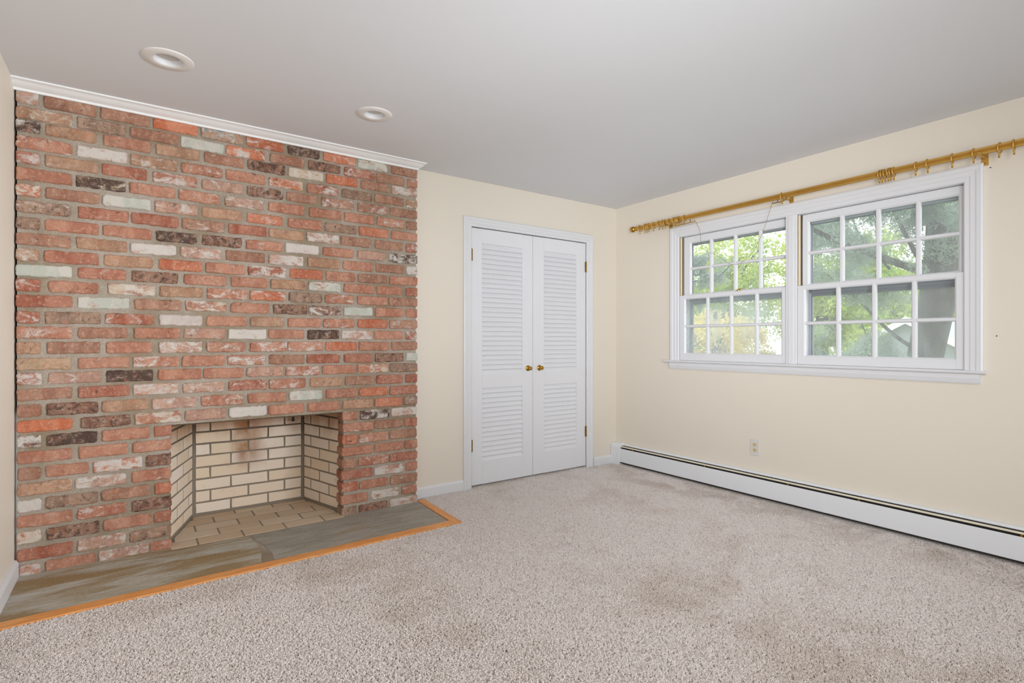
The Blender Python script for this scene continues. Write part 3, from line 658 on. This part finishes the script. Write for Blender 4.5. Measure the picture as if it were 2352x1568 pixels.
for ya, yb_ in ((Y0, -1.93), (-1.93, Y1)):
    bm = BM(); prism(bm, fpan(-.068), 'y', ya, yb_); link('front_panel', bm, M['heater'], ht)
bm = BM(); prism(bm, fpan(-.0695), 'y', -1.905, -1.958); link('splice_plate', bm, M['heater'], ht)
bm = BM(); prism(bm, [(0, -.004), (-.072, -.004), (-.072, .155), (-.068, .172), (-.056, .187), (-.036, .1955), (-.012, .1965), (0, .1965)], 'y', -.004, Y0)
bmesh.ops.bevel(bm, geom=[e for e in bm.edges if abs(e.verts[0].co.y - e.verts[1].co.y) < 1e-5 and e.verts[0].co.x < -.01], offset=.0015, segments=1, affect='EDGES')
link('end_cap', bm, M['heater'], ht)
bm = BM(); box(bm, -.0735, -.0715, -.012, Y0 - .001, .150, .1515); link('cap_seam', bm, M['heater'], ht)
bm = BM(); box(bm, -.058, -.008, Y0, Y1, .013, .146); box(bm, -.0415, -.007, Y0, Y1, .146, .168)  # dark boxes for the fins, also painting the shade inside the heater's slots
me_f = link('fin_element_and_shade', bm, M['dark'], ht)
for y in (-.269, -1.029, -1.70, -2.151, -2.911):
    bm = BM(); prism(bm, [(-.0655, .148), (-.0655, .1535), (-.056, .1615), (-.054, .1610), (-.060, .148)], 'y', y - .005, y + .005); link('damper_bracket', bm, M['bronze'], ht)

# ------------------------------------------------------------------ curtain rod
RX, RZ = -.085, 2.182
rod = tag(empty('curtain_rod', (RX, -1.7, RZ)), 'fluted antique gold curtain rod running above the windows', 'curtain rod')
bm = BM(); N = 48; ra = []
for k in range(N):
    a = 2 * math.pi * k / N; r = .0190 if k % 2 == 0 else .0166; ra.append((r * math.cos(a), r * math.sin(a)))
prism(bm, ra, 'y', 1.36, -1.9); link('rod_pole', bm, M['gold'], rod)
bm = BM(); lathe(bm, [(0, -.006), (.0195, -.006), (.0205, 0), (.0195, .006), (.013, .012), (.009, .016), (.013, .020), (.021, .027), (.0262, .038), (.0272, .046), (.0255, .056), (.019, .066), (.009, .072), (0, .0735)], 28, Matrix.Translation((0, 1.36, 0)) @ Matrix.Rotation(R(-90), 4, 'X')); link('finial', bm, M['brass'], rod, smooth=True)
for y, arm in ((-.655, 0), (-1.697, 0), (-2.752, 0)):
    b = empty('bracket', (0, y + 1.7, 0), rod)
    bm = BM(); wx = -RX
    box(bm, wx - .004, wx, -.015, .015, -.062, .008, .001); box(bm, -.004, wx, -.008, .008, -.026, -.022, .001)
    pts = [(.030 * math.cos(a) if False else .0215 * math.cos(a), .0215 * math.sin(a)) for a in [R(200 + 14 * i) for i in range(11)]] + [(.0245 * math.cos(a), .0245 * math.sin(a)) for a in [R(340 - 14 * i) for i in range(11)]]
    prism(bm, pts, 'y', -.008, .008); link('bracket_arm', bm, M['gold'], b)
    bm = BM(); lathe(bm, [(0, 0), (.004, 0), (.003, .003), (0, .0035)], 10, Matrix.Translation((wx - .004, 0, -.05)) @ Matrix.Rotation(R(-90), 4, 'Y')); link('bracket_screw', bm, M['bronze'], b)
# two thin guide arms under the pole that held the draw cord
for ya, yb_, z in ((-.70, -.952, -.045), (-1.697, -1.598, -.036)):
    bm = BM(); s = 1 if yb_ > ya else -1
    tube(bm, [(.01, ya + 1.7, z + .008), (.008, ya + 1.7 + .3 * (yb_ - ya), z), (.006, yb_ + 1.7, z)], .0032, 8)
    ym = yb_ + 1.7 - s * .045; tube(bm, [(.006, ym, z), (.006, ym + s * .006, z + .010), (.004, ym - s * .002, z + .022)], .003, 8)
    link('guide_arm', bm, M['bronze'], rod, smooth=True)
wp = [(-.945, 2.158), (-.958, 2.135), (-.994, 2.071), (-1.004, 2.01), (-1.010, 1.96), (-1.034, 1.904), (-1.074, 1.872), (-1.129, 1.849), (-1.175, 1.816), (-1.220, 1.783), (-1.265, 1.754), (-1.294, 1.745), (-1.325, 1.743), (-1.351, 1.747), (-1.414, 1.785), (-1.466, 1.839), (-1.506, 1.907), (-1.539, 1.980), (-1.568, 2.060), (-1.597, 2.145), (-1.606, 2.164)]
def smooth_path(P, k=4):
    out = []
    for i in range(len(P) - 1):
        p0 = P[max(i - 1, 0)]; p1 = P[i]; p2 = P[i + 1]; p3 = P[min(i + 2, len(P) - 1)]
        for j in range(k):
            t = j / k; out.append(tuple(.5 * (2 * b + (c - a) * t + (2 * a - 5 * b + 4 * c - d) * t * t + (3 * b - a - 3 * c + d) * t ** 3) for a, b, c, d in zip(p0, p1, p2, p3)))
    out.append(P[-1]); return out
bm = BM(); tube(bm, smooth_path([(-.079, y, z) for y, z in wp]), .0012, 6)
tag(link('wire', bm, M['bronze'], smooth=True), 'thin bare wire hanging in a loop in front of the left window', 'wire')

rings_y = [-.379, -.443, -.464, -.482, -.534, -.594, -.632, -.660, -.700, -.752, -.781, -.793, -.805, -.855, -1.673, -2.276, -2.290, -2.304, -2.324, -2.335, -2.351, -2.462, -2.517, -2.631, -2.725, -2.831, -2.887]
ordn = ['first', 'second', 'third', 'fourth', 'fifth', 'sixth', 'seventh', 'eighth', 'ninth', 'tenth', 'eleventh', 'twelfth', 'thirteenth', 'last']
labs = []
for i in range(14): labs.append(('%s gold curtain ring from the ball finial on the rod\'s left end' % ordn[i]) if i < 13 else 'gold curtain ring closing the far left bunch, just past the left bracket')
labs.append('lone gold curtain ring on the rod beside the middle bracket')
for i in range(6): labs.append('%s gold curtain ring of the tight bunch of six above the right window' % (ordn[i] if i < 5 else 'rightmost'))
labs += ['gold curtain ring just right of the bunch of six', 'second gold curtain ring right of the bunch of six', 'gold curtain ring hanging alone midway between the bunch of six and the right bracket',
         'gold curtain ring just left of the right rod bracket', 'first gold curtain ring right of the right bracket', 'rightmost gold curtain ring, at the edge of the photo']
ring_me = eye_me = None
for i, (y, lb) in enumerate(zip(rings_y, labs)):
    if ring_me is None:
        bm = BM(); tube(bm, [(.0270 * math.cos(a), 0, .0270 * math.sin(a)) for a in [2 * math.pi * k / 36 for k in range(36)]], .0036, 10, True)
        o = link('curtain_ring', bm, M['gold'], None, smooth=True); ring_me = o.data
        bm = BM(); tube(bm, [(0, 0, -.029), (0, 0, -.036)], .0044, 10); box(bm, -.0012, .0012, -.0048, .0048, -.052, -.035, .0005); link_e = link('eyelet', bm, M['gold'], o); eye_me = link_e.data
        bm = BM(); box(bm, -.0016, .0016, -.0018, .0018, -.048, -.044); link('eyelet_hole', bm, M['dark'], link_e); hole_me = bpy.data.objects['eyelet_hole'].data
    else:
        o = link('curtain_ring', ring_me, None); e = link('eyelet', eye_me, None, o); link('eyelet_hole', hole_me, None, e)
    o.location = (RX, y, RZ - .0045)
    o.rotation_euler = (random.uniform(-.06, .06), 0, random.uniform(-.12, .12) if i not in range(15, 21) else random.uniform(-.05, .05))
    tag(o, lb, 'curtain ring', 'gold rings on the curtain rod')

# ------------------------------------------------------------------ carpet pile
bm = BM()
Cx, Cy = -3.8024, -3.6533; d = Vector((math.cos(.9571445), math.sin(.9571445)))
cpl = [(-d.x, -d.y, -(d.x * Cx + d.y * Cy + .9))]
pa = clip([(XL + .02, -4.6), (-.015, -4.6), (-.015, -.66), (-2.085, -.664), (XL + .02, -.706)], cpl)
pb = [(-2.085, -.664), (-.055, -.66), (-.055, -.012), (-1.63, -.012), (-2.066, -.055)]
pb = [(-2.085, -.664), (-.015, -.66), (-.015, -.016), (-2.064, -.018)]
pc = [(-1.64, -.006), (-.38, -.006), (-.38, .055), (-1.64, .055)]
for po in (pa, pb, pc): bm.faces.new([bm.verts.new((x, y, -.013)) for x, y in po])
cp_ = link('carpet_pile', bm, M['tuft']); tag(cp_, 'beige plush wall-to-wall carpet covering the whole floor', 'carpet', kind='stuff')
def tuft_mesh():
    bm = BM(); rg = random.Random(5)
    for k in range(3):
        a = k * 2.1 + .4; bx, by = .0016 * math.cos(a), .0016 * math.sin(a); lx, ly = bx * 1.9 + rg.uniform(-.001, .001), by * 1.9 + rg.uniform(-.001, .001)
        A = [bm.verts.new((bx + .0012 * math.cos(t), by + .0012 * math.sin(t), 0)) for t in (0, 2.1, 4.2)]
        B = [bm.verts.new((lx + .0015 * math.cos(t), ly + .0015 * math.sin(t), .0115)) for t in (0, 2.1, 4.2)]
        for i in range(3): bm.faces.new((A[i], A[(i + 1) % 3], B[(i + 1) % 3], B[i]))
        bm.faces.new(B)
    return bm
bmt = tuft_mesh(); met = bpy.data.meshes.new('yarn_tuft'); bmesh.ops.recalc_face_normals(bmt, faces=bmt.faces[:]); bmt.to_mesh(met); bmt.free(); met.materials.append(M['tuft'])
tuft = bpy.data.objects.new('yarn_tuft', met); COL.objects.link(tuft); tuft.parent = cp_; tuft.location = (1.5, .5, -.0)
tuft.location = (-1.0, -1.2, -.0135)
ng = bpy.data.node_groups.new('pile', 'GeometryNodeTree')
ng.interface.new_socket('Geometry', in_out='INPUT', socket_type='NodeSocketGeometry'); ng.interface.new_socket('Geometry', in_out='OUTPUT', socket_type='NodeSocketGeometry')
N_ = ng.nodes; gi = N_.new('NodeGroupInput'); go = N_.new('NodeGroupOutput'); ds = N_.new('GeometryNodeDistributePointsOnFaces'); ip = N_.new('GeometryNodeInstanceOnPoints'); oi = N_.new('GeometryNodeObjectInfo')
rv = N_.new('FunctionNodeRandomValue'); rv.data_type = 'FLOAT_VECTOR'; rs = N_.new('FunctionNodeRandomValue'); rs.data_type = 'FLOAT_VECTOR'
ds.inputs['Density'].default_value = 55000.0; oi.inputs['Object'].default_value = tuft
rv.inputs[0].default_value = (-.42, -.42, 0); rv.inputs[1].default_value = (.42, .42, 6.28); rs.inputs[0].default_value = (.6, .6, .65); rs.inputs[1].default_value = (1.1, 1.1, 1.1)
Lk = ng.links.new
Lk(gi.outputs[0], ds.inputs['Mesh']); Lk(ds.outputs['Points'], ip.inputs['Points']); Lk(oi.outputs['Geometry'], ip.inputs['Instance']); Lk(rv.outputs[0], ip.inputs['Rotation']); Lk(rs.outputs[0], ip.inputs['Scale'])
Lk(ip.outputs[0], go.inputs[0])
md = cp_.modifiers.new('pile', 'NODES'); md.node_group = ng

# ------------------------------------------------------------------ outdoors
def mat_leaf(name, a, b):
    t = NT(name); g = t.n('NewGeometry').outputs['Position']; n = t.noise(g, 1.3, 2); n2 = t.noise(g, 23, 2)
    c = t.mix(t.step(n, .35, .65), a, b); c = t.mix(t.step(n2, .3, .7, 0, .5), c, tuple(min(1, x * 1.5) for x in b))
    df = t.n('BsdfDiffuse', i_Color=c); tl = t.n('BsdfTranslucent', i_Color=c); mx = t.n('MixShader', i_0=.5, i_1=df.outputs[0], i_2=tl.outputs[0]); t.t.links.new(mx.outputs[0], t.out.inputs[0]); return t.m
M['leaf_g'] = mat_leaf('yellow_green_leaves', hexc('7E9C4C'), hexc('B4C06E')); M['leaf_o'] = mat_leaf('turning_leaves', hexc('CFB87A'), hexc('DDD08C')); M['needle'] = mat_leaf('pine_needles', hexc('67766E'), hexc('93A294'))
def mat_bark():
    t = NT('grey_bark'); v = t.coord(scale=(1, 1, .3)); n = t.noise(v, 22, 5, .65, .4)
    t.base(t.mix(t.step(n, .3, .7), hexc('1E1B1B'), hexc('423E3D'))); t.rough(.95); t.bump(n, 1, .03); return t.m
M['bark'] = mat_bark()
M['lawn'] = paint('lawn_grass', hexc('8FA070'), .95, .15); M['siding'] = paint('pale_siding', hexc('8B9297'), .6, .03); M['roof'] = paint('grey_shingle', hexc('9A9CA2'), .8, .1)
bm = BM(); box(bm, .14, 70, -40, 60, -1.2, -1.0); tag(link('lawn', bm, M['lawn']), kind='structure')
def leaves(center, rad, n, size, seed, gap=.35, elong=1.0, nscale=1.7):
    rg = random.Random(seed); vs = []; fs = []
    c = Vector(center); k = 0; tries = 0
    while k < n and tries < n * 6:
        tries += 1
        p = Vector((rg.gauss(0, .5), rg.gauss(0, .5), rg.gauss(0, .5)))
        if p.length > 1.15: continue
        q = Vector((p.x * rad[0], p.y * rad[1], p.z * rad[2])) + c
        if noise.noise(q * nscale + Vector((seed, 0, 0))) < gap - .5: continue
        a = Vector((rg.uniform(-1, 1), rg.uniform(-1, 1), rg.uniform(-1, 1))).normalized(); b = a.cross(Vector((rg.uniform(-1, 1), rg.uniform(-1, 1), rg.uniform(-1, 1)))).normalized()
        s = size * rg.uniform(.6, 1.3); a = a * s * elong; b = b * s / (elong ** .7) * .55; i = len(vs)
        vs += [q - a, q + b, q + a, q - b]; fs.append((i, i + 1, i + 2, i + 3)); k += 1
    return vs, fs
def tree(name, base, trunk, branches, blobs, mat, label, cat='tree', twigs=None):
    t = tag(empty(name, base), label, cat); b0 = Vector(base)
    if trunk:
        bm = BM(); pts, rads = trunk; tube(bm, [Vector(p) - b0 for p in pts], rads, 14); link('trunk', bm, M['bark'], t, smooth=True)
    for pts, rads in branches:
        bm = BM(); tube(bm, [Vector(p) - b0 for p in smooth_path([tuple(q) for q in pts], 4)], [rads[0] + (rads[1] - rads[0]) * i / (4 * (len(pts) - 1)) for i in range(4 * (len(pts) - 1) + 1)], 8); link('branch', bm, M['bark'], t, smooth=True)
    vs, fs = [], []
    for (c, r, n, s, seed, gap, el) in blobs:
        v, f = leaves(c, r, n, s, seed, gap, el); o_ = len(vs); vs += v; fs += [tuple(i + o_ for i in q) for q in f]
    me = bpy.data.meshes.new('foliage'); me.from_pydata([v - b0 for v in vs], [], fs); me.update()
    f = link('foliage', me, mat, t); f['kind'] = 'stuff'
    return t
tree('pine_tree', (6, -.75, -1.0), ([(6, -.52, -1), (6, -.62, .9), (6.02, -.76, 1.7), (6.05, -.83, 2.6), (6.1, -.86, 4.5), (6.1, -.9, 7)], [.30, .225, .225, .215, .19, .12]),
     [([(6, -.75, 2.15), (5.6, -.2, 2.45), (5.2, .30, 2.75), (5.0, .75, 3.1)], (.065, .03)), ([(6, -.75, .9), (5.8, -.3, 1.25), (5.6, .2, 1.9), (5.5, .6, 2.3)], (.035, .012)), ([(6, -.75, 2.0), (5.5, -.6, 2.6), (5.2, -.4, 3.3)], (.04, .02)), ([(5.9, -.2, 2.3), (5.8, .2, 2.9), (5.7, .3, 3.4)], (.02, .008)), ([(6, -.4, .3), (5.7, -.1, .9), (5.6, .1, 1.5)], (.018, .006))],
     [((5.6, -.78, 3.0), (.5, .42, .8), 15000, .019, 11, .48, 2.6), ((5.6, .0, 3.1), (.6, .8, .7), 11000, .019, 12, .58, 2.6), ((5.6, .7, 2.5), (.6, .7, .6), 10000, .019, 17, .58, 2.6), ((5.4, -.7, .62), (.4, .30, .30), 5000, .018, 13, .52, 2.6), ((5.5, .25, .95), (.6, .8, .5), 11000, .018, 14, .56, 2.6), ((5.4, -.1, 1.9), (.5, .5, .4), 5500, .018, 15, .58, 2.6)],
     M['needle'], 'big pine with a thick grey trunk close outside the right window')
tree('maple_tree', (9.8, 2.6, -1.0), ([(9.8, 2.6, -1), (9.8, 2.6, 1), (9.7, 2.7, 4)], [.14, .12, .08]),
     [([(9.8, 2.6, 1.5), (9.6, 2.0, 2.6), (9.5, 1.5, 3.2)], (.05, .02))],
     [((9.8, 2.5, 1.6), (1.0, 1.05, 1.5), 13000, .05, 21, .50, 1.3), ((9.9, 1.6, 3.0), (1.0, 1.1, .7), 4500, .05, 23, .54, 1.3)], M['leaf_g'], 'yellow-green leafy tree beyond the pine, left half of the right window')
tree('autumn_tree', (9.6, 5.4, -1.0), ([(9.6, 5.4, -1), (9.6, 5.4, 2)], [.10, .06]), [([(9.6, 5.4, .8), (9.5, 5.0, 1.5), (9.4, 4.6, 2.0)], (.03, .012))],
     [((9.6, 5.45, .9), (.9, 1.25, 1.1), 17000, .045, 31, .43, 1.2), ((9.7, 4.3, .6), (.4, .5, .9), 5000, .045, 33, .40, 1.2)], M['leaf_o'], 'pale yellow and orange autumn tree behind the lower panes of the left window')
tree('green_tree', (13.5, 7.6, -1.0), ([(13.5, 7.6, -1), (13.5, 7.6, 4)], [.15, .1]), [([(13.5, 7.6, 2.0), (13.3, 6.8, 3.6), (13.2, 6.2, 4.2)], (.06, .02))],
     [((13.5, 7.3, 3.2), (1.6, 2.4, 2.0), 17000, .06, 32, .48, 1.2)], M['leaf_g'], 'bright green tree behind the upper panes of the left window')
tree('shade_tree', (7.0, 4.75, -1.0), ([(7.0, 4.75, -1), (7.0, 4.75, 1.2), (6.97, 4.65, 2.3), (6.9, 4.45, 4.2)], [.15, .13, .12, .09]), [([(6.95, 4.65, 2.3), (6.8, 4.1, 2.55), (6.7, 3.5, 2.5), (6.6, 3.0, 2.8)], (.035, .010)), ([(6.95, 4.6, 2.0), (6.8, 4.25, 2.1), (6.7, 3.9, 1.75)], (.02, .006))],
     [((6.8, 3.8, 2.75), (.5, .8, .35), 2600, .034, 41, .54, 1.5), ((6.8, 4.3, 2.0), (.3, .4, .3), 900, .034, 42, .54, 1.5)], M['needle'], 'dark-branched tree at the left edge of the left window')
for i, (x, y, z, rx, ry, rz, n, m, lb) in enumerate([(26, 6.5, 2.0, 3.0, 3.6, 2.6, 13000, 'leaf_g', 'tall trees behind the neighbouring house, seen through the right window'), (19, 14.0, 1.6, 2.2, 3.6, 2.2, 11000, 'leaf_g', 'distant green trees filling the left window'), (26, -3.0, 2.8, 2.0, 3.0, 2.6, 5000, 'leaf_g', 'far trees to the right of the pine trunk')]):
    tree('background_tree', (x, y, -1.0), ([(x, y, -1), (x, y, 3)], [.2, .1]), [], [((x, y, z), (rx, ry, rz), n, .13, 50 + i, .35, 1.2)], M[m], lb)
# neighbouring house with a white-edged gable
hs = tag(empty('house', (15, 2.6, -1.0)), 'pale gabled neighbouring house with white roof edge, far behind the pine', 'house')
bm = BM(); prism(bm, [(-1.6, 0), (-1.6, 1.85), (-.05, 2.75), (1.5, 1.85), (1.5, 0)], 'x', 0, 6)
link('house_wall', bm, M['siding'], hs)
for s in (1, -1):
    bm = BM(); e0 = Vector((-.05 , 2.78)); e1 = Vector((-.05 - s * 1.85, 1.70)); dd = (e1 - e0); nrm = Vector((0, .09))
    prism(bm, [tuple(e0), tuple(e1), tuple(e1 + nrm), tuple(e0 + nrm)], 'x', -.25, 6.2); link('roof', bm, M['roof'], hs)
    bm = BM(); prism(bm, [tuple(e0 + Vector((0, .11))), tuple(e1 + Vector((0, .11))), tuple(e1 - Vector((0, .09))), tuple(e0 - Vector((0, .09)))], 'x', -.30, -.24); link('rake_board', bm, M['trim'], hs)
bm = BM(); box(bm, -.04, 0, -.75, -.1, 1.0, 1.75); f = link('window_frame', bm, M['trim'], hs); bm = BM(); box(bm, -.05, -.035, -.70, -.15, 1.05, 1.70); link('window_pane', bm, M['alud'], f)
